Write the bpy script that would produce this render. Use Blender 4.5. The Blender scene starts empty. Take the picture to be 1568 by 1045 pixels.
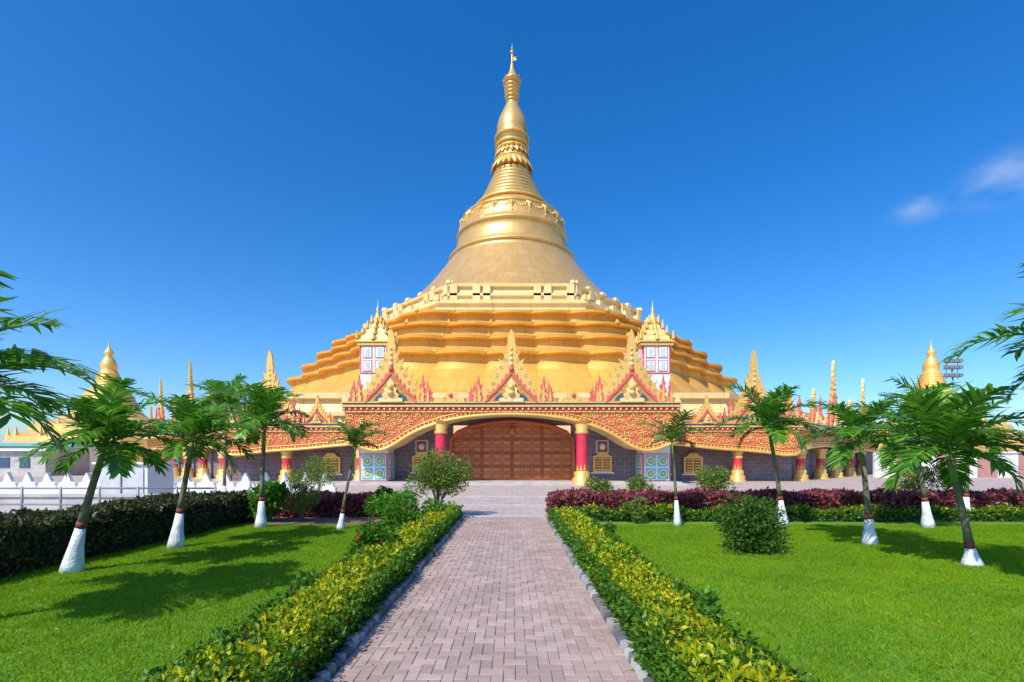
import bpy, math, random
import numpy as np
from mathutils import Matrix, Vector
random.seed(7); rng=np.random.default_rng(7)
scene=bpy.context.scene
R=math.radians
# ------------------------------------------------------------------ helpers
def root(name,loc=(0,0,0)):
    e=bpy.data.objects.new(name,None); e.location=loc; e.empty_display_size=0.3
    scene.collection.objects.link(e); return e
def link(o,parent=None):
    scene.collection.objects.link(o)
    if parent is not None:
        o.parent=parent; o.matrix_parent_inverse=Matrix.Translation(parent.location).inverted()
class MB:
    def __init__(s): s.v=[];s.f=[];s.m=[];s.s=[];s.M=Matrix.Identity(4)
    def add(s,vs,fs,mat=0,smooth=False):
        b=len(s.v)
        for p in vs: s.v.append((s.M@Vector(p))[:])
        for f in fs:
            s.f.append([i+b for i in f]); s.m.append(mat); s.s.append(smooth)
    def box(s,c,size,mat=0,rz=0,taper=1.0):
        x,y,z=size[0]/2,size[1]/2,size[2]/2
        vs=[]
        ca,sa=math.cos(rz),math.sin(rz)
        for dz,k in ((-z,1),(z,taper)):
            for dx,dy in ((-x,-y),(x,-y),(x,y),(-x,y)):
                dx*=k;dy*=k
                vs.append((c[0]+dx*ca-dy*sa,c[1]+dx*sa+dy*ca,c[2]+dz))
        s.add(vs,[(0,3,2,1),(4,5,6,7),(0,1,5,4),(1,2,6,5),(2,3,7,6),(3,0,4,7)],mat)
    def prism(s,poly,y0,y1,mat=0):
        n=len(poly)
        vs=[(p[0],y0,p[1]) for p in poly]+[(p[0],y1,p[1]) for p in poly]
        fs=[list(range(n)),list(range(2*n-1,n-1,-1))]
        for i in range(n):
            j=(i+1)%n; fs.append((j,i,i+n,j+n))
        s.add(vs,fs,mat)
    def lathe(s,prof,c=(0,0,0),seg=32,mat=0,smooth=True,cap=True):
        vs=[];n=len(prof)
        for r,z in prof:
            for k in range(seg):
                a=2*math.pi*k/seg; vs.append((c[0]+r*math.cos(a),c[1]+r*math.sin(a),c[2]+z))
        fs=[]
        for i in range(n-1):
            for k in range(seg):
                k2=(k+1)%seg; fs.append((i*seg+k,i*seg+k2,(i+1)*seg+k2,(i+1)*seg+k))
        s.add(vs,fs,mat,smooth)
        if cap: s.add([vs[(n-1)*seg+k] for k in range(seg)],[list(range(seg))],mat)
    def tube(s,pts,rad,seg=6,mat=0,smooth=True):
        pts=[Vector(p) for p in pts]; n=len(pts); vs=[]
        for i,p in enumerate(pts):
            t=(pts[min(i+1,n-1)]-pts[max(i-1,0)]).normalized()
            u=t.cross(Vector((0.13,1,0.07)) if abs(t.y)<.9 else Vector((1,0,0))).normalized(); w=t.cross(u)
            r=rad[i] if hasattr(rad,'__len__') else rad
            for k in range(seg):
                a=2*math.pi*k/seg; vs.append(p+u*r*math.cos(a)+w*r*math.sin(a))
        fs=[]
        for i in range(n-1):
            for k in range(seg):
                k2=(k+1)%seg; fs.append((i*seg+k,i*seg+k2,(i+1)*seg+k2,(i+1)*seg+k))
        fs.append(list(range(seg))[::-1]); fs.append([ (n-1)*seg+k for k in range(seg)])
        s.add(vs,fs,mat,smooth)
    def ball(s,c,r,mat=0,sz=1.0,seg=8):
        prof=[(max(1e-3,r*math.sin(math.pi*i/6)),-r*sz*math.cos(math.pi*i/6)) for i in range(7)]
        s.lathe(prof,c,seg,mat,True,False)
    def build(s,name,mats,parent=None):
        me=bpy.data.meshes.new(name); me.from_pydata(s.v,[],s.f)
        for m in mats: me.materials.append(m)
        me.polygons.foreach_set('material_index',s.m); me.polygons.foreach_set('use_smooth',s.s)
        me.update(); o=bpy.data.objects.new(name,me); link(o,parent); return o
def np_mesh(name,V,quads,mat,parent=None,smooth=False):
    me=bpy.data.meshes.new(name); n=len(V); k=quads.shape[1]; m=len(quads)
    me.vertices.add(n); me.vertices.foreach_set('co',V.astype(np.float32).ravel())
    me.loops.add(m*k); me.loops.foreach_set('vertex_index',quads.astype(np.int32).ravel())
    me.polygons.add(m); me.polygons.foreach_set('loop_start',np.arange(0,m*k,k,dtype=np.int32))
    me.materials.append(mat); me.update(calc_edges=True); me.validate()
    o=bpy.data.objects.new(name,me)
    link(o,parent); return o
def unit(a): return a/np.maximum(np.linalg.norm(a,axis=1,keepdims=True),1e-6)
def leaves(name,P,L,W,mat,parent,up=0.3,outdir=None):
    n=len(P)
    D=rng.normal(size=(n,3)); 
    if outdir is not None: D=D*0.7+outdir
    D[:,2]+=up; D=unit(D)
    N=rng.normal(size=(n,3)); S=unit(np.cross(D,N)); 
    Lr=(L*rng.uniform(.6,1.25,n))[:,None]; Wr=(W*rng.uniform(.7,1.2,n))[:,None]
    N2=np.cross(D,S)
    V=np.stack([P,P+D*Lr*.5+S*Wr*.5+N2*Wr*.18,P+D*Lr,P+D*Lr*.5-S*Wr*.5+N2*Wr*.18],1).reshape(-1,3)
    Q=np.arange(4*n).reshape(n,4)
    return np_mesh(name,V,Q,mat,parent)
# ------------------------------------------------------------------ materials
def newmat(name):
    m=bpy.data.materials.new(name); m.use_nodes=True; nt=m.node_tree; nt.nodes.clear()
    out=nt.nodes.new('ShaderNodeOutputMaterial'); b=nt.nodes.new('ShaderNodeBsdfPrincipled')
    nt.links.new(b.outputs[0],out.inputs[0]); return m,nt,b,out
def simple(name,c,rough=.6,metal=0.,var=.15,scale=3.,bump=0.,bscale=20.,c2=None):
    m,nt,b,out=newmat(name); L=nt.links.new
    tc=nt.nodes.new('ShaderNodeTexCoord'); n=nt.nodes.new('ShaderNodeTexNoise'); n.inputs['Scale'].default_value=scale
    n.inputs['Detail'].default_value=6; n.inputs['Roughness'].default_value=.65
    L(tc.outputs['Object'],n.inputs['Vector'])
    r=nt.nodes.new('ShaderNodeValToRGB'); r.color_ramp.elements[0].position=.3; r.color_ramp.elements[1].position=.7
    lo=[x*(1-var) for x in c] if c2 is None else c2
    hi=[min(1,x*(1+var)) for x in c] if c2 is None else c
    r.color_ramp.elements[0].color=(*lo,1); r.color_ramp.elements[1].color=(*hi,1)
    L(n.outputs[0],r.inputs[0]); L(r.outputs[0],b.inputs['Base Color'])
    b.inputs['Roughness'].default_value=rough; b.inputs['Metallic'].default_value=metal
    if bump:
        n2=nt.nodes.new('ShaderNodeTexNoise'); n2.inputs['Scale'].default_value=bscale; n2.inputs['Detail'].default_value=5
        L(tc.outputs['Object'],n2.inputs['Vector'])
        bp=nt.nodes.new('ShaderNodeBump'); bp.inputs['Strength'].default_value=bump; bp.inputs['Distance'].default_value=.05
        L(n2.outputs[0],bp.inputs['Height']); L(bp.outputs[0],b.inputs['Normal'])
    return m
def leafmat(name,cols,trans=.35,rough=.45,spec=.3,patch=None):
    m,nt,b,out=newmat(name); L=nt.links.new
    g=nt.nodes.new('ShaderNodeNewGeometry'); r=nt.nodes.new('ShaderNodeValToRGB')
    els=r.color_ramp.elements
    while len(els)<len(cols): els.new(.5)
    for i,c in enumerate(cols):
        els[i].position=i/(len(cols)-1); els[i].color=(*c,1)
    L(g.outputs['Random Per Island'],r.inputs[0]); col=r.outputs[0]
    if patch:
        n=nt.nodes.new('ShaderNodeTexNoise'); n.inputs['Scale'].default_value=.75; n.inputs['Detail'].default_value=7; n.inputs['Roughness'].default_value=.65
        L(g.outputs['Position'],n.inputs['Vector'])
        r2=nt.nodes.new('ShaderNodeValToRGB'); r2.color_ramp.elements[0].position=.38; r2.color_ramp.elements[1].position=.68
        r2.color_ramp.elements[0].color=(.74,.82,.9,1); r2.color_ramp.elements[1].color=patch; L(n.outputs[0],r2.inputs[0])
        mm=nt.nodes.new('ShaderNodeMix'); mm.data_type='RGBA'; mm.blend_type='MULTIPLY'; mm.inputs[0].default_value=1
        L(col,mm.inputs[6]); L(r2.outputs[0],mm.inputs[7]); col=mm.outputs[2]
    L(col,b.inputs['Base Color'])
    b.inputs['Roughness'].default_value=rough; b.inputs['Specular IOR Level'].default_value=spec
    if trans>0:
        t=nt.nodes.new('ShaderNodeBsdfTranslucent'); L(col,t.inputs[0])
        mx=nt.nodes.new('ShaderNodeMixShader'); mx.inputs[0].default_value=trans
        L(b.outputs[0],mx.inputs[1]); L(t.outputs[0],mx.inputs[2]); L(mx.outputs[0],out.inputs[0])
    return m
def goldmat(name,c,c2,rough=.38,metal=.35,panels=True,ph=1.6,pw=48,bump=.2):
    m,nt,b,out=newmat(name); L=nt.links.new; N=nt.nodes.new
    tc=N('ShaderNodeTexCoord'); sp=N('ShaderNodeSeparateXYZ'); L(tc.outputs['Object'],sp.inputs[0])
    n=N('ShaderNodeTexNoise'); n.inputs['Scale'].default_value=.35; n.inputs['Detail'].default_value=8; n.inputs['Roughness'].default_value=.7
    mp=N('ShaderNodeMapping'); mp.inputs['Scale'].default_value=(1.6,1.6,.35)
    L(tc.outputs['Object'],mp.inputs[0]); L(mp.outputs[0],n.inputs['Vector'])
    r=N('ShaderNodeValToRGB'); r.color_ramp.elements[0].position=.3; r.color_ramp.elements[1].position=.65
    r.color_ramp.elements[0].color=(*c2,1); r.color_ramp.elements[1].color=(*c,1); L(n.outputs[0],r.inputs[0])
    col=r.outputs[0]
    if panels:
        # the stupa axis is at y=111
        sy=N('ShaderNodeMath'); sy.operation='SUBTRACT'; sy.inputs[1].default_value=111; L(sp.outputs[1],sy.inputs[0])
        at=N('ShaderNodeMath'); at.operation='ARCTAN2'; L(sy.outputs[0],at.inputs[0]); L(sp.outputs[0],at.inputs[1])
        mu=N('ShaderNodeMath'); mu.operation='MULTIPLY'; mu.inputs[1].default_value=pw/6.2832; L(at.outputs[0],mu.inputs[0])
        mz=N('ShaderNodeMath'); mz.operation='DIVIDE'; mz.inputs[1].default_value=ph; L(sp.outputs[2],mz.inputs[0])
        cb=N('ShaderNodeCombineXYZ'); L(mu.outputs[0],cb.inputs[0]); L(mz.outputs[0],cb.inputs[1])
        br=N('ShaderNodeTexBrick'); L(cb.outputs[0],br.inputs['Vector']); br.inputs['Scale'].default_value=1
        br.inputs['Brick Width'].default_value=1; br.inputs['Row Height'].default_value=1; br.inputs['Mortar Size'].default_value=.03; br.inputs['Mortar Smooth'].default_value=.6
        br.inputs['Color1'].default_value=(1,1,1,1); br.inputs['Color2'].default_value=(.88,.87,.85,1); br.inputs['Mortar'].default_value=(.62,.60,.55,1)
        mx=N('ShaderNodeMix'); mx.data_type='RGBA'; mx.blend_type='MULTIPLY'; mx.inputs[0].default_value=.55
        L(col,mx.inputs[6]); L(br.outputs[0],mx.inputs[7]); col=mx.outputs[2]
    L(col,b.inputs['Base Color']); b.inputs['Roughness'].default_value=rough; b.inputs['Metallic'].default_value=metal
    n2=N('ShaderNodeTexNoise'); n2.inputs['Scale'].default_value=2.5; n2.inputs['Detail'].default_value=5; L(tc.outputs['Object'],n2.inputs['Vector'])
    bp=N('ShaderNodeBump'); bp.inputs['Strength'].default_value=bump; bp.inputs['Distance'].default_value=.08
    L(n2.outputs[0],bp.inputs['Height']); L(bp.outputs[0],b.inputs['Normal'])
    return m
def brickmat(name,c1,c2,mortar,w,h,ms,scale=1.,rough=.85,off=.5,bump=.4,nv=.35):
    m,nt,b,out=newmat(name); L=nt.links.new; N=nt.nodes.new
    tc=N('ShaderNodeTexCoord'); br=N('ShaderNodeTexBrick')
    if name=='purple_stone_wall':
        mp=N('ShaderNodeMapping'); mp.inputs['Rotation'].default_value=(R(90),0,0); L(tc.outputs['Object'],mp.inputs[0]); L(mp.outputs[0],br.inputs['Vector'])
    else: L(tc.outputs['Object'],br.inputs['Vector'])
    br.offset=off
    br.inputs['Scale'].default_value=scale; br.inputs['Brick Width'].default_value=w; br.inputs['Row Height'].default_value=h; br.inputs['Mortar Size'].default_value=ms
    br.inputs['Color1'].default_value=(*c1,1); br.inputs['Color2'].default_value=(*c2,1); br.inputs['Mortar'].default_value=(*mortar,1)
    n=N('ShaderNodeTexNoise'); n.inputs['Scale'].default_value=.8; n.inputs['Detail'].default_value=8; n.inputs['Roughness'].default_value=.7; L(tc.outputs['Object'],n.inputs['Vector'])
    r=N('ShaderNodeValToRGB'); r.color_ramp.elements[0].position=.3; r.color_ramp.elements[1].position=.7
    r.color_ramp.elements[0].color=(1-nv,1-nv,1-nv,1); r.color_ramp.elements[1].color=(1,1,1,1); L(n.outputs[0],r.inputs[0])
    mx=N('ShaderNodeMix'); mx.data_type='RGBA'; mx.blend_type='MULTIPLY'; mx.inputs[0].default_value=1
    L(br.outputs[0],mx.inputs[6]); L(r.outputs[0],mx.inputs[7]); L(mx.outputs[2],b.inputs['Base Color'])
    b.inputs['Roughness'].default_value=rough
    bp=N('ShaderNodeBump'); bp.inputs['Strength'].default_value=bump; bp.inputs['Distance'].default_value=.01; bp.invert=True
    L(br.outputs['Fac'],bp.inputs['Height']); L(bp.outputs[0],b.inputs['Normal'])
    return m
GOLD=goldmat('gold_paint',(.88,.55,.20),(.76,.44,.13),rough=.36,metal=.5)
GOLDT=goldmat('gold_terrace',(.80,.43,.075),(.66,.33,.05),rough=.5,metal=.15,pw=120,ph=2.2)
GOLDP=goldmat('gold_plain',(.90,.57,.16),(.74,.42,.09),rough=.38,metal=.3,panels=False)
GOLDR=goldmat('gold_relief_ground',(.62,.33,.08),(.45,.20,.05),rough=.5,metal=.1,panels=False)
CREAM=goldmat('cream_gold',(.90,.68,.33),(.80,.55,.23),rough=.5,metal=.05,pw=90,ph=2.5)
RED=simple('red_paint',(.66,.03,.07),.45,var=.2,scale=2)
FRED=simple('fascia_red',(.58,.13,.06),.6,var=.25,scale=1.5)
PINK=simple('flame_pink',(.66,.12,.10),.5,var=.25,scale=3)
BLUE=simple('navy_paint',(.05,.09,.16),.5)
WHITE=simple('white_paint',(.74,.75,.76),.6,var=.08,scale=1.5,bump=.2)
TEAL=simple('teal_paint',(.16,.50,.52),.5)
PANE=simple('pale_blue_paint',(.42,.62,.68),.5)
GREENP=simple('green_paint',(.16,.42,.14),.5)
SOFFIT=simple('soffit_lilac',(.48,.42,.45),.8,var=.2,scale=1.)
WOOD=simple('door_wood',(.52,.155,.040),.5,var=.25,scale=1.2,bump=.2,bscale=6)
WOODD=simple('door_wood_dark',(.33,.085,.025),.55,var=.25,scale=2)
STONE=brickmat('purple_stone_wall',(.28,.215,.24),(.20,.155,.175),(.38,.33,.34),.7,.35,.02,1.,.85,.5,.6)
GREY=simple('grey_metal',(.25,.27,.29),.5,metal=.3)
CONC=simple('concrete',(.46,.44,.42),.85,var=.2,scale=1.2,bump=.3)
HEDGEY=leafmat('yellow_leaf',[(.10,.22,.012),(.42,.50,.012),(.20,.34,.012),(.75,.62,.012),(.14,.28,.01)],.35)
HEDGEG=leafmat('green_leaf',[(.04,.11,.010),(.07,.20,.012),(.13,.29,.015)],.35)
HEDGED=leafmat('dark_leaf',[(.022,.04,.013),(.045,.08,.02),(.08,.11,.03),(.10,.05,.04)],.25)
PURP=leafmat('purple_leaf',[(.16,.03,.045),(.30,.05,.075),(.42,.14,.13),(.11,.03,.035)],.3)
PALM=leafmat('palm_leaf',[(.06,.18,.020),(.11,.32,.025),(.22,.45,.035)],.42,.35,.45)
PALMD=leafmat('palm_leaf_sparse',[(.09,.14,.025),(.16,.26,.035),(.26,.33,.06)],.35,.4)
PETAL=leafmat('red_petal',[(.65,.01,.04),(.85,.04,.09)],.3)
GRASS=leafmat('grass_blade',[(.14,.30,.006),(.21,.42,.008),(.28,.50,.010),(.38,.50,.035)],.45,.6,.15,patch=(1.2,1.05,.9,1))
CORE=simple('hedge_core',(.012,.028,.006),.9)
BARK=simple('palm_bark',(.16,.15,.09),.8,var=.35,scale=8,bump=.4)
SHAFT=simple('palm_shaft',(.14,.26,.06),.5,scale=8)
PBAND=simple('red_band',(.24,.04,.035),.7,scale=8)
PWHITE=simple('whitewash',(.70,.73,.79),.8,var=.28,scale=7,bump=.4,bscale=25)
# ------------------------------------------------------------------ ground
def sheet(name,x0,x1,y0,y1,z,mat,parent=None):
    b=MB(); b.add([(x0,y0,z),(x1,y0,z),(x1,y1,z),(x0,y1,z)],[(0,1,2,3)]); return b.build(name,[mat],parent)
sheet('ground',-3000,3000,-200,5000,0,simple('ground_earth',(.24,.21,.15),.95,scale=.05,c2=(.12,.15,.06)))
PLZ=brickmat('plaza_paving_mat',(.56,.45,.39),(.48,.385,.34),(.34,.29,.26),.6,.6,.02,1.,.85,.5,.2,.25)
sheet('plaza_paving',-70,90,15.2,120,.004,PLZ)
b=MB()
for yy in (15.4,19.2,24.0): b.box((-.2,yy,.03),(60 if yy>16 else 2.9,.28,.05),0)
b.build('paving_band',[CONC])
LAWN=simple('lawn_soil',(.14,.31,.012),.95,scale=.9,c2=(.09,.21,.012),bump=.5,bscale=60)
lawnroot=root('lawn')
sheet('lawn_sheet_a',-7.7,-2.0,-2,14.2,.008,LAWN,lawnroot)
sheet('lawn_sheet_b',1.3,26,-2,14.6,.008,LAWN,lawnroot)
sheet('side_pavement',-40,-8.5,-2,15.19,.004,simple('side_pave',(.42,.40,.38),.9,scale=.7))
SOIL=simple('bed_soil',(.20,.13,.08),.95,scale=5,bump=.5)
sheet('garden_bed',-8.6,-2.6,13.4,15.19,.012,SOIL)
def grass_tile(n,seed,h):
    g=np.random.default_rng(seed); P=np.zeros((n,3)); P[:,:2]=g.uniform(-.5,.5,(n,2))
    a=g.uniform(0,2*np.pi,n); W=.005; 
    den=.5+.5*np.sin(P[:,0]*9+seed)*np.sin(P[:,1]*11+2*seed)
    hh=h*g.uniform(.4,1.3,n)*(.65+.6*den)
    lean=g.normal(0,.45,(n,2))*hh[:,None]
    S=np.stack([np.cos(a)*W,np.sin(a)*W,np.zeros(n)],1)
    T=P.copy(); T[:,:2]+=lean; T[:,2]+=hh
    V=np.stack([P-S,P+S,T],1).reshape(-1,3)
    return V,np.arange(3*n).reshape(n,3)
gr=root('grass')
tiles=[]
for i in range(6):
    V,Q=grass_tile(4300,20+i,.034)
    o=np_mesh('grass_blades',V,Q,GRASS,gr); tiles.append(o.data); bpy.data.objects.remove(o)
for xx in range(-8,20):
    for yy in range(1,15):
        cx=xx+.5; cy=yy+.0
        if not((-7.6<cx<-2.1) or cx>1.6): continue
        if cy>13.6 or abs(cx)>1.25*cy+2: continue
        o=bpy.data.objects.new('grass_blades',random.choice(tiles)); link(o,None)
        o.parent=gr; o.location=(cx,cy,.008); o.rotation_euler=(0,0,random.randrange(4)*math.pi/2)
# fallen leaves and weeds on the lawn and path
P=np.stack([rng.uniform(-7.4,-2.4,160),rng.uniform(2.5,13,160),np.full(160,.035)],1)
P2=np.stack([rng.uniform(1.9,12,260),rng.uniform(2.5,13.5,260),np.full(260,.035)],1)
P3=np.stack([rng.uniform(-1.4,.95,40),rng.uniform(3,15,40),np.full(40,.04)],1)
lit=root('fallen_leaves'); leaves('dry_leaves',np.concatenate([P,P2,P3]),.05,.025,leafmat('dry_leaf',[(.28,.20,.06),(.40,.30,.10),(.30,.36,.05)],.1),lit,up=0)
# ------------------------------------------------------------------ path
PX0,PX1=-1.47,1.03
m,nt,bs,out=newmat('paver'); g=nt.nodes.new('ShaderNodeNewGeometry'); r=nt.nodes.new('ShaderNodeValToRGB')
r.color_ramp.elements.new(.5)
for e,(p,c) in zip(r.color_ramp.elements,[(0,(.355,.265,.235)),(.5,(.42,.315,.28)),(1,(.475,.37,.325))]): e.position=p; e.color=(*c,1)
nt.links.new(g.outputs['Random Per Island'],r.inputs[0])
tc=nt.nodes.new('ShaderNodeTexCoord'); n=nt.nodes.new('ShaderNodeTexNoise'); n.inputs['Scale'].default_value=1.3; n.inputs['Detail'].default_value=9; n.inputs['Roughness'].default_value=.75
nt.links.new(tc.outputs['Object'],n.inputs['Vector'])
r2=nt.nodes.new('ShaderNodeValToRGB'); r2.color_ramp.elements[0].position=.3;r2.color_ramp.elements[1].position=.68
r2.color_ramp.elements[0].color=(.68,.66,.62,1); r2.color_ramp.elements[1].color=(1.12,1.1,1.08,1); nt.links.new(n.outputs[0],r2.inputs[0])
mx=nt.nodes.new('ShaderNodeMix'); mx.data_type='RGBA'; mx.blend_type='MULTIPLY'; mx.inputs[0].default_value=1
nt.links.new(r.outputs[0],mx.inputs[6]); nt.links.new(r2.outputs[0],mx.inputs[7]); nt.links.new(mx.outputs[2],bs.inputs['Base Color']); bs.inputs['Roughness'].default_value=.85
n3=nt.nodes.new('ShaderNodeTexNoise'); n3.inputs['Scale'].default_value=90; nt.links.new(tc.outputs['Object'],n3.inputs['Vector'])
bp=nt.nodes.new('ShaderNodeBump'); bp.inputs['Strength'].default_value=.35; bp.inputs['Distance'].default_value=.01; nt.links.new(n3.outputs[0],bp.inputs['Height']); nt.links.new(bp.outputs[0],bs.inputs['Normal'])
PAVER=m
proot=root('brick_path')
sheet('joint_bed',PX0,PX1,0,15.2,.022,simple('joint',(.24,.185,.155),.95,scale=9,c2=(.17,.15,.10)),proot)
b=MB(); u=.10; gp=.002
def paver(x0,x1,y0,y1):
    z=.034+random.uniform(-.003,.003); x0+=gp;x1-=gp;y0+=gp;y1-=gp; c=.005
    tl=random.uniform(-.0015,.0015)
    x0=max(x0,PX0);x1=min(x1,PX1)
    if x1-x0<.03: return
    b.add([(x0,y0,.01),(x1,y0,.01),(x1,y1,.01),(x0,y1,.01),(x0,y0,z-c),(x1,y0,z-c),(x1,y1,z-c),(x0,y1,z-c),
      (x0+c,y0+c,z-tl),(x1-c,y0+c,z+tl),(x1-c,y1-c,z+tl),(x0+c,y1-c,z-tl)],
      [(0,1,5,4),(1,2,6,5),(2,3,7,6),(3,0,4,7),(4,5,9,8),(5,6,10,9),(6,7,11,10),(7,4,8,11),(8,9,10,11)])
for rr in range(8,int(15.2/u)):
    for c in range(-2,28):
        s=(c-rr)%4; x=PX0+c*u; y=rr*u
        if s==0: paver(x,x+2*u,y,y+u)
        if s==2: paver(x,x+u,y-u,y+u)
b.build('pavers',[PAVER],proot)
kr=root('stone_kerb')
KS=leafmat('kerb_stone',[(.10,.10,.11),(.20,.20,.21),(.46,.46,.46),(.14,.13,.13)],0,.85)
b=MB()
for side,xk in ((-1,PX0-.05),(1,PX1+.05)):
    y=1.0
    while y<15.2:
        l=random.uniform(.10,.16)
        b.box((xk+random.uniform(-.01,.01),y,.045+random.uniform(-.01,.015)),(.08,l*.8,.11),0,rz=side*R(28)+random.uniform(-.15,.15),taper=random.uniform(.75,.95))
        y+=l
b.build('kerb_stones',[KS],kr)
# ------------------------------------------------------------------ hedges
def hedge_core(b,x0,x1,y0,y1,h,step=.3):
    nx=max(2,int((x1-x0)/step)); ny=max(2,int((y1-y0)/step)); vs=[];fs=[]
    xs=np.linspace(x0,x1,nx+1); ys=np.linspace(y0,y1,ny+1)
    for j in ys:
        for i in xs: vs.append((i+random.uniform(-.02,.02),j,h+random.uniform(-.04,.04)))
    for j in range(ny):
        for i in range(nx):
            a=j*(nx+1)+i; fs.append((a,a+1,a+nx+2,a+nx+1))
    b.add(vs,fs); b.box(((x0+x1)/2,(y0+y1)/2,h/2-.03),(x1-x0,y1-y0,h-.04))
def wob(x,y,s=1.): return .5*np.sin(3.1*x*s+1.3*y*s)+.35*np.sin(7.3*y*s+2*x)+.3*np.sin(5.1*x-4.3*y*s+1)+.3*np.sin(13*y*s+9*x)
def hedge_pts(x0,x1,y0,y1,h,n,amp=.06,topfrac=.55):
    nt_=int(n*topfrac); 
    x=rng.uniform(x0,x1,nt_); y=rng.uniform(y0,y1,nt_); 
    ex=np.minimum(x-x0,x1-x)/(x1-x0)*2; ey=np.minimum(y-y0,y1-y)
    z=h+amp*wob(x,y)-.14*np.exp(-np.minimum(ex*(x1-x0)/2,ey)/.09)+rng.normal(0,.025,nt_)-np.abs(rng.normal(0,.03,nt_))
    T=np.stack([x,y,z],1)
    ns=n-nt_; per=2*(x1-x0)+2*(y1-y0); q=rng.uniform(0,per,ns); w=x1-x0;d=y1-y0
    px=np.where(q<w,x0+q,np.where(q<w+d,x1,np.where(q<2*w+d,x1-(q-w-d),x0)))
    py=np.where(q<w,y0,np.where(q<w+d,y0+q-w,np.where(q<2*w+d,y1,y1-(q-2*w-d))))
    pz=rng.uniform(.02,h,ns); k=rng.normal(0,.03,ns)+amp*.8*wob(py,px+pz*3)
    cx,cy=(x0+x1)/2,(y0+y1)/2
    onx=((q>=w)&(q<w+d))|(q>=2*w+d)
    px=np.where(onx,px+np.sign(px-cx)*k,px); py=np.where(~onx,py+np.sign(py-cy)*k,py)
    return T,np.stack([px,py,pz],1)
def hedge(name,x0,x1,y0,y1,h,n,topmat,sidemat,L,W,amp=.06,topmix=.6):
    rt=root(name,((x0+x1)/2,(y0+y1)/2,0))
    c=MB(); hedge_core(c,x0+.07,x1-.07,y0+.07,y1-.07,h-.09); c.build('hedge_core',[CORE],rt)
    T,S=hedge_pts(x0,x1,y0,y1,h,n,amp)
    msk=rng.uniform(size=len(T))<topmix*(1+.7*wob(T[:,0]*1.7+3,T[:,1]*1.3))
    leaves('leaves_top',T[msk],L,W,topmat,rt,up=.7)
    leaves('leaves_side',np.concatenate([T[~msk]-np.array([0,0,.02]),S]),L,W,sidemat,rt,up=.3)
    return rt
def splithedge(name,x0,x1,y0,ymid,y1,h,n1,n2):
    hedge(name,x0,x1,y0,ymid,h,n1,HEDGEY,HEDGEG,.062,.032,.065,.66)
    hedge(name,x0,x1,ymid-.05,y1,h,n2,HEDGEY,HEDGEG,.08,.045,.065,.66)
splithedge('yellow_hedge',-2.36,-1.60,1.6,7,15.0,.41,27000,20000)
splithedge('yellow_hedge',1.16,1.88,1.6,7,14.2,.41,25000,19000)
hedge('dark_hedge',-8.75,-7.75,3,14.5,.86,32000,HEDGED,HEDGED,.10,.055,.10)
hedge('purple_hedge',1.25,24,14.9,16.1,.74,38000,PURP,PURP,.12,.075,.10,.95)
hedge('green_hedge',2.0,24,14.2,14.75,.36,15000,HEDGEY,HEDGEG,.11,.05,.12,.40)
hedge('purple_hedge',-8.6,-4.2,15.3,16.3,.66,11000,PURP,PURP,.12,.075,.09,.95)
# ------------------------------------------------------------------ bushes / shrubs
def bush(name,x,y,r,h,n,mat,L=.07,W=.035,trunk=.0,flowers=0,clumps=9):
    rt=root(name,(x,y,0)); b=MB()
    P=[];O=[]
    cl=[]
    for i in range(clumps):
        a=random.uniform(0,6.28); q=random.uniform(.1,.75)*r; zz=trunk+random.uniform(.2,.85)*(h-trunk)
        cl.append((x+q*math.cos(a),y+q*math.sin(a),zz,random.uniform(.25,.45)*r*(1.25-.5*abs(zz-(trunk+h)/2)/(h-trunk))))
    for c in cl:
        m_=int(n/clumps); d=unit(rng.normal(size=(m_,3))); rr=c[3]*(rng.uniform(.35,1.1,m_)**.5)
        pp=np.array(c[:3])+d*rr[:,None]*np.array([1.15,1.15,1]); P.append(pp); O.append(d)
        b.tube([(x,y,0),(x+(c[0]-x)*.3,y+(c[1]-y)*.3,c[2]*.5),(c[0],c[1],c[2])],[.022,.014,.006],5)
    P=np.concatenate(P); O=np.concatenate(O); P[:,2]=np.maximum(P[:,2],.03)
    b.build('stems',[BARK],rt); leaves('foliage',P,L,W,mat,rt,up=.2,outdir=O*.8)
    if flowers:
        idx=rng.integers(0,len(P),flowers); F=np.repeat(P[idx]+O[idx]*.06,6,0)
        leaves('flowers',F,.06,.05,PETAL,rt,up=.2)
    return rt
BD=leafmat('bush_leaf',[(.03,.07,.012),(.055,.14,.015),(.10,.21,.02)],.3)
bush('round_bush',4.72,9.6,.66,1.02,9500,BD,.075,.034,0,0,34)
bush('small_tree',-2.35,15.3,.95,1.95,7000,PALMD,.09,.045,.7,0,16)
bush('shrub',-2.9,12.6,.6,.95,3800,PALM,.11,.055,0,8,10)
bush('shrub',-3.6,13.8,.6,1.05,3800,HEDGEG,.10,.05,0,0,9)
bush('shrub',-1.95,13.6,.55,.8,3000,PALM,.09,.045,0,4,9)
bush('shrub',-2.3,11.0,.45,.78,2200,HEDGEG,.10,.05,0,5,7)
bush('hibiscus_bush',-2.45,8.3,.42,.72,2200,HEDGEG,.10,.055,0,14,8)
bush('hibiscus_bush',-2.42,6.1,.24,.58,900,HEDGEG,.09,.05,0,7,5)
bush('hibiscus_bush',-2.2,2.95,.22,.46,700,PALM,.10,.05,0,5,4)
bush('broadleaf_shrub',-7.1,14.2,.5,1.1,1600,PALM,.22,.10,.1,0,8)
bush('thin_shrub',-6.2,14.3,.6,1.15,1800,PALMD,.08,.035,.3,0,9)
bush('thin_shrub',-8.0,20,1.1,1.9,2500,PALMD,.1,.05,.5,0,10)
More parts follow.
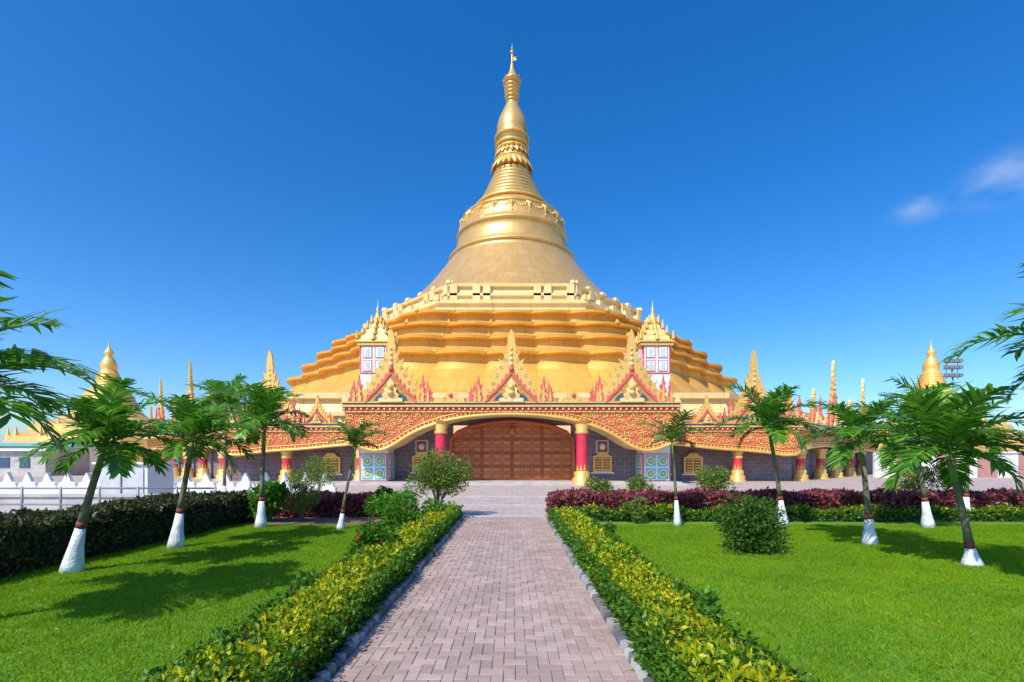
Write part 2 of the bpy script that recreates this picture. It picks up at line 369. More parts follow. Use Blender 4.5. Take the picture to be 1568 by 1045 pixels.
bush('thin_shrub',7.2,17.0,.8,1.55,3000,PALMD,.1,.05,.3,0,10)
bush('thin_shrub',3.1,17.5,.5,1.3,1500,PALMD,.1,.05,.4,0,8)
bush('thin_shrub',4.7,17.8,.5,1.25,1400,PALMD,.1,.05,.4,0,8)
bush('thin_shrub',3.5,14.0,.35,.7,1400,PALMD,.08,.04,0,0,7)
bush('thin_shrub',14.0,16.6,.8,1.7,2500,PALMD,.1,.05,.4,0,9)
bush('leafy_plant',2.05,5.1,.12,.48,260,PALM,.10,.05,.1,0,4)
bush('leafy_plant',2.0,10.2,.2,.5,500,HEDGEG,.10,.05,.0,0,4)
# ------------------------------------------------------------------ palms
def palm(x,y,h,lean,fl,nf,mat=None,nl=26,basew=.17,bh=.72,ring=True,leany=0,seed=0,name='palm_tree',wl=1.2,emin=-8):
    rd=random.Random(seed); mat=mat or PALM
    rt=root(name,(x,y,0)); b=MB()
    top=(x+lean,y+leany,h)
    def at(t): 
        return (x+lean*t**1.3,y+leany*t**1.3,h*t)
    k=bh/h
    b.tube([at(0),at(k*.25),at(k*.6),at(k)],[basew,basew*.82,basew*.58,basew*.42],12,0)
    k2=(bh+.1)/h
    b.tube([at(k),at(k2)],[basew*.43,basew*.42],12,1)
    b.tube([at(k2+(1-k2)*i/6) for i in range(5)],[basew*.40,basew*.33,basew*.31,basew*.29,basew*.30],10,2)
    b.tube([at(k2+(1-k2)*4/6),at(k2+(1-k2)*5/6),top],[basew*.30,basew*.27,basew*.14],10,3)
    V=[];Q=[]
    for i in range(nf):
        az=i*2.39996+rd.uniform(-.3,.3); u_=i/(nf-1)
        e=R(84-(84-emin)*u_**.9+rd.uniform(-8,8)); ll=fl*rd.uniform(.75,1.1)*(.8+.3*math.sin(math.pi*min(1,u_+.15)))
        ns=14; p=Vector(top); pts=[p.copy()]; tan=[]
        sway=rd.uniform(-.3,.3)
        for j in range(ns):
            t=j/ns; ee=e-R(rd.uniform(75,95))*t**1.5*(.65+.35*math.cos(e)); aa=az+sway*t
            d=Vector((math.cos(aa)*math.cos(ee),math.sin(aa)*math.cos(ee),math.sin(ee))); tan.append(d); p=p+d*ll/ns; pts.append(p.copy())
        tan.append(tan[-1]); b.tube(pts,[.012*(1-.8*j/ns)*fl+.002 for j in range(ns+1)],4,3)
        for s_ in (-1,1):
            for j in range(nl):
                t=.14+.86*(j+rd.uniform(-.3,.3))/nl; t=min(.995,t); q=t*ns; i0=int(q); fr=q-i0
                P0=pts[i0].lerp(pts[i0+1],fr); T=tan[i0]
                side=T.cross(Vector((0,0,1))); 
                if side.length<.1: side=Vector((math.sin(az),-math.cos(az),0))
                side.normalize(); up=side.cross(T)
                if up.z<0: up=-up
                le=ll*.40*(math.sin(math.pi*(.12+.80*t))**.7)*rd.uniform(.7,1.15)
                d=(T*(.45+.5*t)+side*s_*.9+up*rd.uniform(.0,.5)).normalized()
                p1=P0+d*le*.5; d2=(d+Vector((0,0,-rd.uniform(.2,.8)))).normalized(); p2=p1+d2*le*.5
                wv=d.cross(side.cross(T)).normalized()*(.017*fl*wl+.002)
                wv=(wv+up*.004)
                n0=len(V); V+= [P0-wv*.5,P0+wv*.5,p1+wv,p1-wv,p2+wv*.12,p2-wv*.12]
                Q+= [(n0,n0+1,n0+2,n0+3),(n0+3,n0+2,n0+4,n0+5)]
    b.build('trunk',[PWHITE,PBAND,BARK,SHAFT],rt)
    np_mesh('fronds',np.array([v[:] for v in V]),np.array(Q),mat,rt)
palm(-7.1,7.8,2.05,.55,1.2,19,seed=1)
palm(-6.95,10.0,2.2,.35,1.3,18,seed=2)
palm(-6.75,13.0,2.75,.1,1.4,18,seed=3)
palm(-4.5,12.7,2.15,.4,.95,9,PALMD,seed=4,basew=.12,bh=.42,nl=20,emin=25)
palm(-6.2,5.0,2.50,.2,1.5,18,seed=5)
palm(7.45,13.3,2.75,-.4,1.4,19,seed=6)
palm(7.7,10.4,2.2,-.2,1.3,15,seed=7,bh=.55)
palm(7.9,8.3,1.95,-.35,1.5,19,seed=8,bh=.30,leany=.1)
palm(11.1,12.9,2.45,-.4,1.6,18,seed=9)
palm(4.55,13.3,2.3,-.15,1.0,10,PALMD,seed=10,basew=.12,bh=.72,nl=20,emin=15)
palm(7.35,6.0,3.1,.1,1.55,16,seed=11)
palm(13.6,14.5,2.5,.1,1.4,16,seed=12)
palm(-12.5,21,3.9,.1,1.9,16,seed=13)
# ------------------------------------------------------------------ PAGODA
PC=(0,111,0)
pag=root('golden_pagoda',PC)
def oct_loft(b,prof,mat_of,n=60,lobes=5,c=(0,111,0)):
    rings=[]
    for a,z,amp in prof:
        rg=[]
        for k in range(8):
            th=-math.pi/2+k*math.pi/4; nx,ny=math.cos(th),math.sin(th); tx,ty=-ny,nx
            for i in range(n):
                u_=i/n; t=(2*u_-1)*math.tan(math.pi/8)*a; o=amp*abs(math.sin(lobes*math.pi*u_))**1.0
                rg.append((c[0]+(a+o)*nx+t*tx,c[1]+(a+o)*ny+t*ty,c[2]+z))
        rings.append(rg)
    m=len(rings[0])
    for i in range(len(rings)-1):
        vs=rings[i]+rings[i+1]
        b.add(vs,[(k,(k+1)%m,m+(k+1)%m,m+k) for k in range(m)],mat_of(i,prof[i]))
    b.add(rings[-1],[list(range(m))],mat_of(len(rings)-1,prof[-1]))
def tier(a,z,amp,da=.8):
    return [(a-da,z-1.5,amp*.8),(a-da,z-.62,amp*.8),(a-da*.5,z-.56,amp),(a,z-.42,amp),(a+.03,z-.06,amp),(a-.25,z,amp),(a-da*.9,z+.12,amp*.95)]
b=MB()
oct_loft(b,[(58,0,0),(58,6.6,0),(58.5,6.7,0),(58.5,7.1,0),(57.6,7.2,0),(57.2,8.6,0),(57.8,8.7,0),(57.8,9.3,0),(57,9.35,0),(49,9.5,0)],lambda i,p:0,n=1)
b.build('cream_base',[CREAM],pag)
b=MB()
prof=[(50,9.3,0),(47,11.2,.1),(45.0,13.0,.3),(43.3,14.6,.6)]
prof+=tier(43.3,17.2,1.0)+tier(40.9,19.95,.95)+tier(38.4,22.6,.85)+tier(35.8,25.2,.7)+[(32.6,26.3,.3)]
oct_loft(b,prof,lambda i,p:0)
b.build('scalloped_terraces',[GOLDT],pag)
b=MB()
oct_loft(b,[(33,26.2,0),(31.0,26.8,0),(29.8,27.1,0),(29.7,28.1,0),(30.25,28.2,0),(30.25,28.7,0),(29.6,28.8,0),(27.2,29.2,0),(26.5,29.3,0),(26.4,30.5,0),(26.85,30.6,0),(26.85,31.0,0),(26.3,31.05,0),(26.1,32.2,0),(26.65,32.3,0),(26.65,32.75,0),(25.8,32.8,0),(22,33.2,0)],lambda i,p:0,n=1)
for a,z,hh,cnt in ((29.8,28.7,.9,6),(26.3,32.75,.6,5)):
    for k in range(8):
        th=-math.pi/2+k*math.pi/4; nx,ny=math.cos(th),math.sin(th)
        for i in range(cnt+1):
            if k==0 and 0<i<cnt: continue
            t=(2*i/cnt-1)*math.tan(math.pi/8)*a
            b.box((a*nx-t*ny,111+a*ny+t*nx,z+hh/2),(.9,1.2,hh),0,rz=th,taper=.85)
for k in range(8):
    th=-math.pi/2+k*math.pi/4; nx,ny=math.cos(th),math.sin(th)
    for t in (-10.2,-6.2,-4.4,4.4,6.2,10.2):
        b.box((26.6*nx-t*ny,111+26.6*ny+t*nx,31.0),(.5,1.3,3.3),0,rz=th)
b.build('upper_terrace',[CREAM],pag)
b=MB()
for a,z in ((43.3,17.2),(40.9,19.95),(38.4,22.6),(35.8,25.2)):
    for k in range(8):
        th=-math.pi/2+k*math.pi/4; nx,ny=math.cos(th),math.sin(th)
        for i in range(6):
            t=(2*i/5-1)*math.tan(math.pi/8)*a
            x_,y_=(a-.2)*nx-t*ny,111+(a-.2)*ny+t*nx
            b.lathe([(.35,0),(.4,.2),(.22,.4),(.02,.75)],(x_,y_,z-.2),6,0,False,False)
b.build('tier_finials',[GOLDT],pag)
bell=[(25.0,33.0),(24.3,34.2),(23.0,35.2),(21.4,37.0),(19.4,39.2),(17.5,41.6),(16.0,43.6),(14.9,45.2),(14.0,46.4)]
bell+=[(14.4,46.5),(14.4,47.0),(13.6,47.1),(13.1,48.2),(12.6,50),(12.3,51.6),(12.65,51.7),(12.65,52.15),(12.2,52.25),(11.95,53.6),(11.75,54.8),(11.3,55.7),(11.5,55.8),(11.45,56.2),(10.5,56.8),(9.4,57.6),(8.4,58.3),(8.1,59.0)]
z=59.0
while z<67.2:
    t=(z-59.0)/8.2; r_=7.9-4.2*t**.8; bell+=[(r_,z),(r_+.28,z+.22),(r_+.28,z+.6),(r_-.15,z+.85)]; z+=.98
bell+=[(3.8,67.3),(3.6,70.5),(3.2,72.5),(3.2,74.5),(3.5,75.2),(3.6,75.8),(3.3,76.0),(3.5,77.0),(3.45,78.3),(3.05,79.8),(2.45,81.2),(1.85,82.4),(1.4,83.4),(1.15,84.0)]
for i in range(5): bell+=[(1.4+.04*i,84.1+i*.85),(1.5+.05*i,84.4+i*.85),(1.2,84.6+i*.85),(1.1,84.9+i*.85)]
bell+=[(1.9,88.6),(2.05,88.9),(1.6,89.5),(1.0,90.3),(.6,91.4),(.35,92.4),(.42,92.6),(.22,92.9),(.16,95.0)]
b=MB(); b.lathe([(r,z) for r,z in bell],PC,128,0)
b.build('bell_and_spire',[GOLD],pag)
b=MB()
for rr,zz,n,l,w,fl in ((4.1,70.1,22,2.6,1.25,.9),(3.5,72.4,20,1.6,1.15,.5),(3.55,73.4,20,1.9,1.1,-.2)):
    for k in range(n):
        a=2*math.pi*k/n; b.M=Matrix.Translation((0,111,zz))@Matrix.Rotation(a,4,'Z')
        b.add([(rr-.4,-w/2,0),(rr-.4,w/2,0),(rr+fl*.25,w/2,-l*.5),(rr+fl,0,-l),(rr+fl*.25,-w/2,-l*.5),(rr+fl*.2+.3,0,-l*.45)],
              [(0,1,5),(1,2,5),(2,3,5),(3,4,5),(4,0,5)])
b.M=Matrix.Identity(4)
for rr,zz in ((3.55,70.3),(3.4,72.6),(3.55,73.6),(3.65,75.5),(8.3,59.0)):
    b.lathe([(rr-.1,zz-.3),(rr+.3,zz-.2),(rr+.35,zz+.1),(rr-.1,zz+.3)],PC,64,0,True,False)
n=20
for k in range(n):
    for i in range(9):
        a=2*math.pi*(k+(i)/8)/n; d=math.sin(math.pi*i/8)
        rr=11.75 if d>.15 else 11.6; b.ball((rr*math.cos(a),111+rr*math.sin(a),55.4-d*1.0),.26,0,1,5)
for k in range(n):
    a=2*math.pi*(k+.0)/n; b.M=Matrix.Translation((0,111,55.7))@Matrix.Rotation(a,4,'Z')
    l,w,rr=2.2,1.5,11.75
    b.add([(rr-.3,-w/2,0),(rr-.3,w/2,0),(rr+.12,w*.3,-l*.4),(rr+.2,0,-l),(rr+.12,-w*.3,-l*.4),(rr+.5,0,-l*.3)],[(0,1,5),(1,2,5),(2,3,5),(3,4,5),(4,0,5)])
    b.ball((rr+.25,0,-l-.1),.22,0,1,6)
b.M=Matrix.Identity(4)
for i,(rr,zz) in enumerate(((1.9,88.4),(1.7,87.3),(1.6,86.4),(1.55,85.5))):
    for k in range(20):
        a=6.283*k/20; b.ball((rr*math.cos(a),111+rr*math.sin(a),zz-.2),.13,seg=5)
for a in range(8):
    aa=a*math.pi/4; b.tube([(1.95*math.cos(aa),111+1.95*math.sin(aa),88.6),(2.2*math.cos(aa),111+2.2*math.sin(aa),89.3)],[.06,.02],4)
b.M=Matrix.Translation((0,111,93.6)); b.prism([(.05,0),(.9,.1),(1.15,.55),(.7,.5),(.9,1.0),(.05,.75)],-.04,.04)
b.M=Matrix.Identity(4)
b.tube([(0,111,94.9),(0,111,97.6)],[.12,.03],5); b.ball((0,111,95.6),.42); b.ball((0,111,96.5),.22)
b.build('petals_and_umbrella',[GOLDP],pag)

# ---------------- crests & fascia pieces
def stepped(w,h,n=7):
    pr=[]
    f=lambda t: w/2*(1-t)**1.15+.055*w
    for i in range(n):
        t=i/n; x=f(t); z0=.70*h*t; dz=.70*h/n; xn=f((i+1)/n)
        pr+=[(x,z0),(x*.98,z0+dz*.35),(x+.035*w,z0+dz*1.0),(xn+(x-xn)*.45,z0+dz*.62)]
    pr+=[(.06*w,.72*h),(.075*w,.77*h),(.055*w,.81*h),(.06*w,.86*h),(.04*w,.92*h),(.035*w,.95*h)]
    return pr+[(0,h)]+[(-x,z) for x,z in pr[::-1]]
FL=[(-.16,0),(-.21,.22),(-.08,.42),(-.20,.6),(-.05,.66),(-.03,.82),(.05,1.0),(.07,.8),(.16,.66),(.08,.58),(.22,.42),(.12,.28),(.20,.12),(.13,0)]
def flame(b,x,z,w,h,y0,y1,mat,flip=1):
    b.prism([(x+flip*p[0]*w*2.2,z+p[1]*h) for p in FL],y0,y1,mat)
def spiral(b,x,z,r,y,mat,flip=1,ph=0,turn=1.6,th=.10,sg=5):
    pts=[]
    for i in range(13):
        t=i/12; a=ph+flip*t*turn*6.283; q=r*(1-.82*t); pts.append((x+q*math.cos(a),y,z+q*math.sin(a)))
    b.tube(pts,[r*th*(1.2-.4*i/12) for i in range(13)],sg,mat)
MATS=[GOLDP,PINK,BLUE,CREAM,RED,GOLDR]
def crest(b,w,h,figure=True):
    b.prism(stepped(w,h),-.10,.14,0)
    o=[(.42,.0),(.36,.09),(.26,.16),(.20,.22),(.14,.28),(.09,.345),(.0,.44)]
    i_=[(.38,.0),(.315,.08),(.225,.145),(.17,.20),(.115,.255),(.066,.31),(.0,.38)]
    outer=[(x*w,z*h) for x,z in o]+[(-x*w,z*h) for x,z in o[-2::-1]]
    inner=[(x*w,z*h) for x,z in i_]+[(-x*w,z*h) for x,z in i_[-2::-1]]
    b.prism(inner,-.13,-.101,5)
    b.prism(outer+inner[::-1],-.22,-.102,1)
    for s in (-1,1): b.prism([(s*.12*w,.02*h),(s*.27*w,.02*h),(s*.23*w,.08*h),(s*.13*w,.13*h)][::s],-.15,-.131,2)
    for s in (-1,1):
        for t in (.12,.30,.48,.66,.84):
            k=t*6; k0=int(k); f=k-k0; x=(o[k0][0]*(1-f)+o[k0+1][0]*f)*w*s; z=(o[k0][1]*(1-f)+o[k0+1][1]*f)*h
            flame(b,x,z-.02*h,.030*w,.07*h,-.20,-.12,1,s)
        for q in range(5):
            x=s*w*(.42-.08*q); z=h*(.13+.105*q); spiral(b,x*.86,z+.03*h,.035*w,-.13,3,s,q)
        for q in range(3):
            spiral(b,s*(.10+.05*q)*w,(.23-.05*q)*h,.028*w,-.15,0,s,q)
    for q in range(4): b.ball((0,-.12,h*(.52+.07*q)),.035*w*(1-.12*q),3,1,6)
    b.ball((0,-.2,.45*h),.04*w,1,1.2,6)
    if figure:
        g=[(.19,.0),(.19,.045),(.12,.06),(.14,.10),(.08,.13),(.10,.18),(.05,.21),(.055,.26),(.02,.29),(0,.33)]
        b.prism([(x*w,z*h) for x,z in g]+[(-x*w,z*h) for x,z in g[-2::-1]],-.34,-.151,3)
        b.ball((0,-.36,.20*h),.05*w,0); b.ball((0,-.36,.12*h),.06*w,0,.8)
        for s in (-1,1): spiral(b,s*.09*w,.08*h,.045*w,-.35,0,s)
def frame_at(p0,p1):
    d=Vector((p1[0]-p0[0],p1[1]-p0[1],0)); a=math.atan2(d.y,d.x)
    return Matrix.Translation((p0[0],p0[1],0))@Matrix.Rotation(a,4,'Z'),d.length
def interp(pts,x):
    for (x0,z0),(x1,z1) in zip(pts,pts[1:]):
        if x0<=x<=x1: return z0+(z1-z0)*(x-x0)/(x1-x0)
    return pts[-1][1]
def smoothpts(pts,n=60):
    xs=np.linspace(pts[0][0],pts[-1][0],n); zs=np.interp(xs,[p[0] for p in pts],[p[1] for p in pts])
    k=np.ones(5)/5; zp=np.convolve(np.pad(zs,2,mode='edge'),k,'valid'); return list(zip(xs.tolist(),zp.tolist()))
def fascia(name,M,bot,top,depth,crests,ants=.9,row=.52):
    bp_=smoothpts(bot); x0,x1=bp_[0][0],bp_[-1][0]
    b=MB(); b.M=M
    b.prism(bp_+[(x1,top),(x0,top)],0,.35,0)
    b.tube([(x,-.02,z+.06) for x,z in bp_],.13,6,1); b.tube([(x,-.03,z+.42) for x,z in bp_],.045,5,1)
    for i in range(int((x1-x0)/.3)):
        x=x0+.15+i*.3; z=interp(bp_,x)+.25; b.ball((x,-.03,z),.085,2 if i%2 else 1,1,5)
    b.box(((x0+x1)/2,.05,top+.05),(x1-x0+.5,.7,.14),1); b.box(((x0+x1)/2,.08,top-.16),(x1-x0+.3,.5,.20),3)
    b.box(((x0+x1)/2,.10,top-.34),(x1-x0+.2,.46,.12),1); b.box(((x0+x1)/2,.12,top+.2),(x1-x0+.3,.5,.16),4)
    b.box(((x0+x1)/2,.12,top+.33),(x1-x0+.5,.6,.09),1)
    n=int((x1-x0)/.42)
    for i in range(n+1):
        x=x0+(x1-x0)*i/n; b.ball((x,-.2,top-.16),.09,2,1,5)
    i=0; x=x0+.3
    while x<x1-.2:
        zb=interp(bp_,x)+.62; z=top-.62; j=0
        while z>zb-.12:
            rr=random.uniform(.17,.26); s=1 if random.random()<.5 else -1
            spiral(b,x+random.uniform(-.12,.12),z+random.uniform(-.10,.10),rr,-.03,1,s,random.uniform(0,6),random.uniform(1.2,1.6),.17,4)
            b.ball((x+.24,-.02,z+.2),.06,2,1,4)
            if random.random()<.6:
                a=random.uniform(0,6.28); b.tube([(x+.2*math.cos(a),-.03,z+.2*math.sin(a)),(x+.42*math.cos(a+.3),-.03,z+.42*math.sin(a+.3))],[.05,.015],4,1)
            z-=row*.93; j+=1
        x+=row; i+=1
    o=b.build(name,[FRED,GOLDP,CREAM,RED,BLUE],pag)
    b=MB(); b.M=M
    n=int((x1-x0)/.6)
    for i in range(n+1):
        x=x0+(x1-x0)*i/n; h=.42 if i%3 else .7
        b.prism([(x-.2,top+.36),(x-.24,top+.36+h*.35),(x-.1,top+.36+h*.6),(x,top+.36+h),(x+.1,top+.36+h*.6),(x+.24,top+.36+h*.35),(x+.2,top+.36)],-.06,.06,0 if i%2 else 3)
    for cx,w,h in crests:
        b.M=M@Matrix.Translation((cx,0,top+.35)); crest(b,w,h)
        for s in (-1,1):
            flame(b,s*w*.50,0,.13*w,.38*h,-.14,.0,1,s); flame(b,s*w*.50,0,.07*w,.25*h,-.2,-.145,0,s)
            flame(b,s*w*.63,0,.09*w,.22*h,-.12,.0,1,-s)
    b.M=M
    b.build('crests',MATS,pag)
AR=[(-12.2,3.3),(-11.2,2.75),(-10.2,2.4),(-9.2,2.5),(-8.6,2.95),(-7.3,3.85),(-4.9,4.72),(-2.5,5.08),(0,5.2),(2.5,5.08),(4.9,4.72),(7.3,3.85),(8.6,2.95),(9.2,2.5),(10.2,2.4),(11.2,2.75),(12.2,3.3)]
MF=Matrix.Translation((-.05,35.5,0))
fascia('porch_fascia',MF,AR,5.75,.35,[(-8.8,4.6,5.35),(0,4.7,5.35),(8.8,4.6,5.35)])
b=MB()
for x in (-6.2,-2.75,2.75,6.2,-11.6,11.6):
    flame(b,x,6.1,.42,1.6,35.35,35.5,1,1 if x<0 else -1)
    flame(b,x+.05,6.1,.24,1.0,35.30,35.34,0,1)
for x in (-4.5,4.5):
    b.prism([(x-1.0,6.1),(x-.8,6.4),(x-.35,6.5),(x-.3,6.8),(x,7.2),(x+.3,6.8),(x+.35,6.5),(x+.8,6.4),(x+1.0,6.1)],35.36,35.55,0)
    spiral(b,x-.4,6.35,.16,35.34,3,1); spiral(b,x+.4,6.35,.16,35.34,3,-1); b.ball((x,35.33,6.6),.16,1)
b.build('between_crests',MATS,pag)
b=MB(); sp=smoothpts(AR)
up=[(x-.05,z+.25) for x,z in sp]
b.prism(up+[(12.1,5.6),(-12.25,5.6)],35.86,40.4,0)
for k in range(5):
    yy=36.4+k*.7
    b.tube([(x-.05,yy,z+.22) for x,z in sp],.09,5,1)
b.box((-.05,38.8,5.9),(24.2,6.2,.18),1)
b.build('porch_soffit',[SOFFIT,CREAM],pag)
def column(b,x,y,h,r=.42):
    b.lathe([(r*1.9,0),(r*1.9,.18),(r*1.6,.22),(r*1.75,.5),(r*1.3,.62),(r*1.45,.9),(r*1.1,1.05)],(x,y,0),20,1)
    b.lathe([(r,1.05),(r,h-.95)],(x,y,0),20,0,True,False)
    b.lathe([(r*1.1,h-.95),(r*1.25,h-.8),(r*1.05,h-.7),(r*1.5,h-.3),(r*1.35,h-.2),(r*1.9,h)],(x,y,0),20,1)
    for k in range(10):
        a=6.283*k/10; b.add([(x+r*1.05*math.cos(a-.25),y+r*1.05*math.sin(a-.25),1.1),(x+r*1.05*math.cos(a+.25),y+r*1.05*math.sin(a+.25),1.1),(x+r*1.12*math.cos(a),y+r*1.12*math.sin(a),1.6)],[(0,1,2)],1)
b=MB()
for x in (-5.3,5.2): column(b,x,35.95,4.75)
b.build('columns',[RED,GOLDP],pag)
b=MB(); b.box((-8.6,39.4,2.6),(7.6,.5,5.2),0); b.box((8.6,39.4,2.6),(7.6,.5,5.2),0); b.box((0,39.5,5.3),(11,.5,1.2),0)
b.build('porch_wall',[STONE],pag)
dp=[(-4.85,.05),(4.85,.05),(4.85,3.5),(4.3,4.1),(3.3,4.55),(1.8,4.85),(0,5.0),(-1.8,4.85),(-3.3,4.55),(-4.3,4.1),(-4.85,3.5)]
b=MB(); b.prism(dp,38.95,39.1,0)
top_=lambda x: interp([(p[0],p[1]) for p in sorted(dp[2:])],x)
n=12
for i in range(n):
    x=-4.85+9.7*(i+.5)/n; w=9.7/n*.82; tz=top_(min(4.8,max(-4.8,x+ (w/2 if x>0 else -w/2))))-.12
    z=.3; 
    while z<tz-.3:
        h=min(.5,tz-z-.05); b.box((x,38.935,z+h/2),(w,.03,h*.84),1); b.box((x,38.905,z+h/2),(w*.85,.04,h*.6),0); z+=.54
for x in (-4.8,-2.4,0,2.4,4.8):
    hz=top_(x)-.1; b.box((x,38.89,hz/2),(.10,.12,hz),1)
for z in (.25,1.35,2.45,3.55):
    b.box((0,38.87,z),(9.6,.06,.06),1)
b.tube([(p[0]*1.02,38.9,p[1]) for p in [dp[1]]+dp[2:]+[dp[0]]],.14,6,2)
b.ball((0,38.85,4.2),.32,0,1.1,10)
b.build('arched_door',[WOOD,WOODD,FRED],pag)
def shutter(b,x,y,z,w,h):
    b.box((x,y,z),(w,.14,h),0); b.box((x,y-.1,z+h*.62),(w*.8,.1,h*.25),0,taper=.4)
    for s in (-1,1):
        b.box((x+s*w*.22,y-.09,z),(w*.34,.06,h*.8),2)
        for k in range(5): b.box((x+s*w*.22,y-.13,z-h*.33+k*h*.165),(w*.3,.05,h*.06),0)
    b.box((x,y-.03,z-h*.55),(w*1.25,.25,.12),3)
b=MB()
for s in (-1,1):
    shutter(b,s*7.3,39.05,1.55,1.5,1.3)
    b.box((s*7.3,39.1,2.95),(1.0,.1,1.05),3); b.box((s*7.3,39.03,2.95),(.8,.06,.85),2); b.ball((s*7.3,38.98,2.95),.28,3)
    for x in (13.2,16.2): shutter(b,s*x,43.25,1.4,1.7,1.5)
b.build('shutters',[GOLDP,RED,WOODD,WHITE],pag)
def ring_disc(b,c,r,axis,sgn,mat,d):
    n=16; vs=[];top=[]
    for k in range(n):
        a=6.283*k/n; p,q=r*math.cos(a),r*math.sin(a)
        if axis=='y': vs.append((c[0]+p,c[1],c[2]+q)); top.append((c[0]+p,c[1]-d,c[2]+q))
        else: vs.append((c[0],c[1]+p,c[2]+q)); top.append((c[0]+sgn*d,c[1]+p,c[2]+q))
    b.add(vs+top,[list(range(n,2*n))]+[(k,(k+1)%n,n+(k+1)%n,n+k) for k in range(n)],mat)
def tower(b,x,y):
    w=2.1
    b.box((x,y,5.0),(w,w,10.0),0)
    for zc,hh,low in ((1.3,2.1,1),(9.6,2.2,0)):
        for fx,fy,rz in ((x,y-w/2,0),(x-w/2,y,math.pi/2),(x+w/2,y,math.pi/2)):
            sgn=-1 if fx<x else 1
            def bx(du,dz,sw,sh,d,mt):
                if rz==0: b.box((fx+du,fy-d/2,zc+dz),(sw,d,sh),mt)
                else: b.box((fx+sgn*d/2,fy+du,zc+dz),(d,sw,sh),mt)
            bx(0,0,w*.98,hh,.04,1); bx(0,0,w*.91,hh*.94,.07,0)
            for sx in (-1,1):
                for sz in (-1,1):
                    du,dz=sx*w*.225,sz*hh*.235
                    if low:
                        bx(du,dz,w*.37,hh*.40,.10,2)
                        c=(fx+du,fy,zc+dz) if rz==0 else (fx,fy+du,zc+dz)
                        for rr,mt,d in ((.33,0,.13),(.24,3,.15),(.13,4,.17)): ring_disc(b,c,rr,'y' if rz==0 else 'x',sgn,mt,d)
                    else:
                        bx(du,dz,w*.34,hh*.40,.10,1); bx(du,dz,w*.29,hh*.35,.12,0); bx(du-.09,dz,.13,hh*.28,.14,6); bx(du+.09,dz,.13,hh*.28,.14,6)
    z=10.9
    b.box((x,y,10.75),(2.5,2.5,.2),4); 
    for i,(s,h) in enumerate(((2.7,.22),(2.1,.3),(1.9,.2),(1.5,.3),(1.35,.18),(.95,.3),(.8,.18))):
        b.box((x,y,z+h/2),(s,s,h),4 if i%2==0 else 5,taper=.9 if i%2==0 else .95)
        if i%2==0:
            for sx in (-1,1):
                for sy in (-1,1):
                    b.lathe([(.12,0),(.14,.15),(.02,.65)],(x+sx*s*.46,y+sy*s*.46,z+h),6,4,True,False)
            for fx,fy in ((0,-1),(1,0),(-1,0)):
                b.lathe([(.18,0),(.2,.15),(.02,.6)],(x+fx*s*.46,y+fy*s*.46,z+h*.7),6,4,True,False)
        z+=h
    b.lathe([(.36,0),(.42,.2),(.3,.5),(.16,.7),(.2,.8),(.08,1.0),(.14,1.15),(.03,1.35),(.02,1.9)],(x,y,z),12,4)
b=MB()
tower(b,-10.6,38.2); tower(b,11.1,38.2)
b.build('corner_towers',[WHITE,RED,TEAL,GREENP,GOLDP,CREAM,PANE],pag)
WB=[(0,3.0),(1.2,3.15),(3,3.0),(5.5,2.75),(8,2.6),(9.5,2.45),(11,2.2),(12,2.3)]
fascia('wing_fascia',Matrix.Translation((12.2,41.0,0)),WB,4.65,.3,[(8.3,4.0,6.2),(4.3,2.2,2.4),(11.4,1.6,2.6)])
fascia('wing_fascia',Matrix.Translation((-24.2,41.0,0)),[(12-x,z) for x,z in WB[::-1]],4.65,.3,[(3.7,4.0,6.2),(7.7,2.2,2.4),(.6,1.6,2.6)])
DB=[(0,2.3),(3,2.9),(8,3.2),(13,3.2),(17,2.9),(20,2.7),(27,3.1),(34.5,3.0)]
M1,l1=frame_at((24.3,41.2),(49,65)); fascia('wing_fascia',M1,[(x*l1/34.5,z) for x,z in DB],4.9,.3,[(5,2.6,3.2),(12,3.8,6.8),(19,2.6,3.4),(26,3.8,6.6),(32,2.6,3.8)])
M2,l2=frame_at((-49,65),(-24.3,41.2)); fascia('wing_fascia',M2,[((34.5-x)*l2/34.5,z) for x,z in DB[::-1]],4.9,.3,[(l2-5,2.6,3.2),(l2-12,3.8,6.8),(l2-19,2.6,3.4),(l2-26,3.8,6.6),(l2-32,2.6,3.8)])
b=MB()
for s in (-1,1):
    b.box((s*18.6,43.6,2.35),(13,.4,4.7),0)
    b.box((s*18.2,43.0,4.45),(12.6,3.6,.3),1)
    c0=Vector((s*24.8,43.8,0)); c1=Vector((s*50.5,68,0)); mid=(c0+c1)/2; ang=math.atan2((c1-c0).y,(c1-c0).x)
    b.box((mid.x,mid.y,2.3),((c1-c0).length,.4,4.6),0,rz=ang)
    c0=Vector((s*26.0,43.6,0)); c1=Vector((s*50.5,66.8,0)); mid=(c0+c1)/2; b.box((mid.x-s*.9,mid.y+.6,4.72),((c1-c0).length,4.5,.25),1,rz=ang)
b.build('gallery_wall',[STONE,CREAM],pag)
b=MB()
for s in (-1,1):
    for x,y in ((19.4,41.6),(13,41.6),(26,43.6),(30.5,47.8),(35,52.2),(39.5,56.6),(44,61)): column(b,s*x,y,2.95,.36)
b.build('gallery_columns',[RED,GOLDP],pag)
b=MB()
for s in (-1,1):
    for x,y,h in ((24.5,42.5,8.4),(26.5,44,7.9),(31,48,8.4),(40,57,9.0),(46,62,8.8)):
        b.lathe([(.35,4.7),(.4,5.2),(.22,5.6),(.3,6.2),(.14,6.6),(.2,7.0),(.02,h)],(s*x,y+.6,0),8,0)
b.build('red_finials',[PINK],pag)
b=MB(); b.box((0,37.6,.06),(26,4.6,.12),0); b.box((0,38.0,.16),(25.4,3.9,.12),0); b.build('porch_step',[CONC],pag)
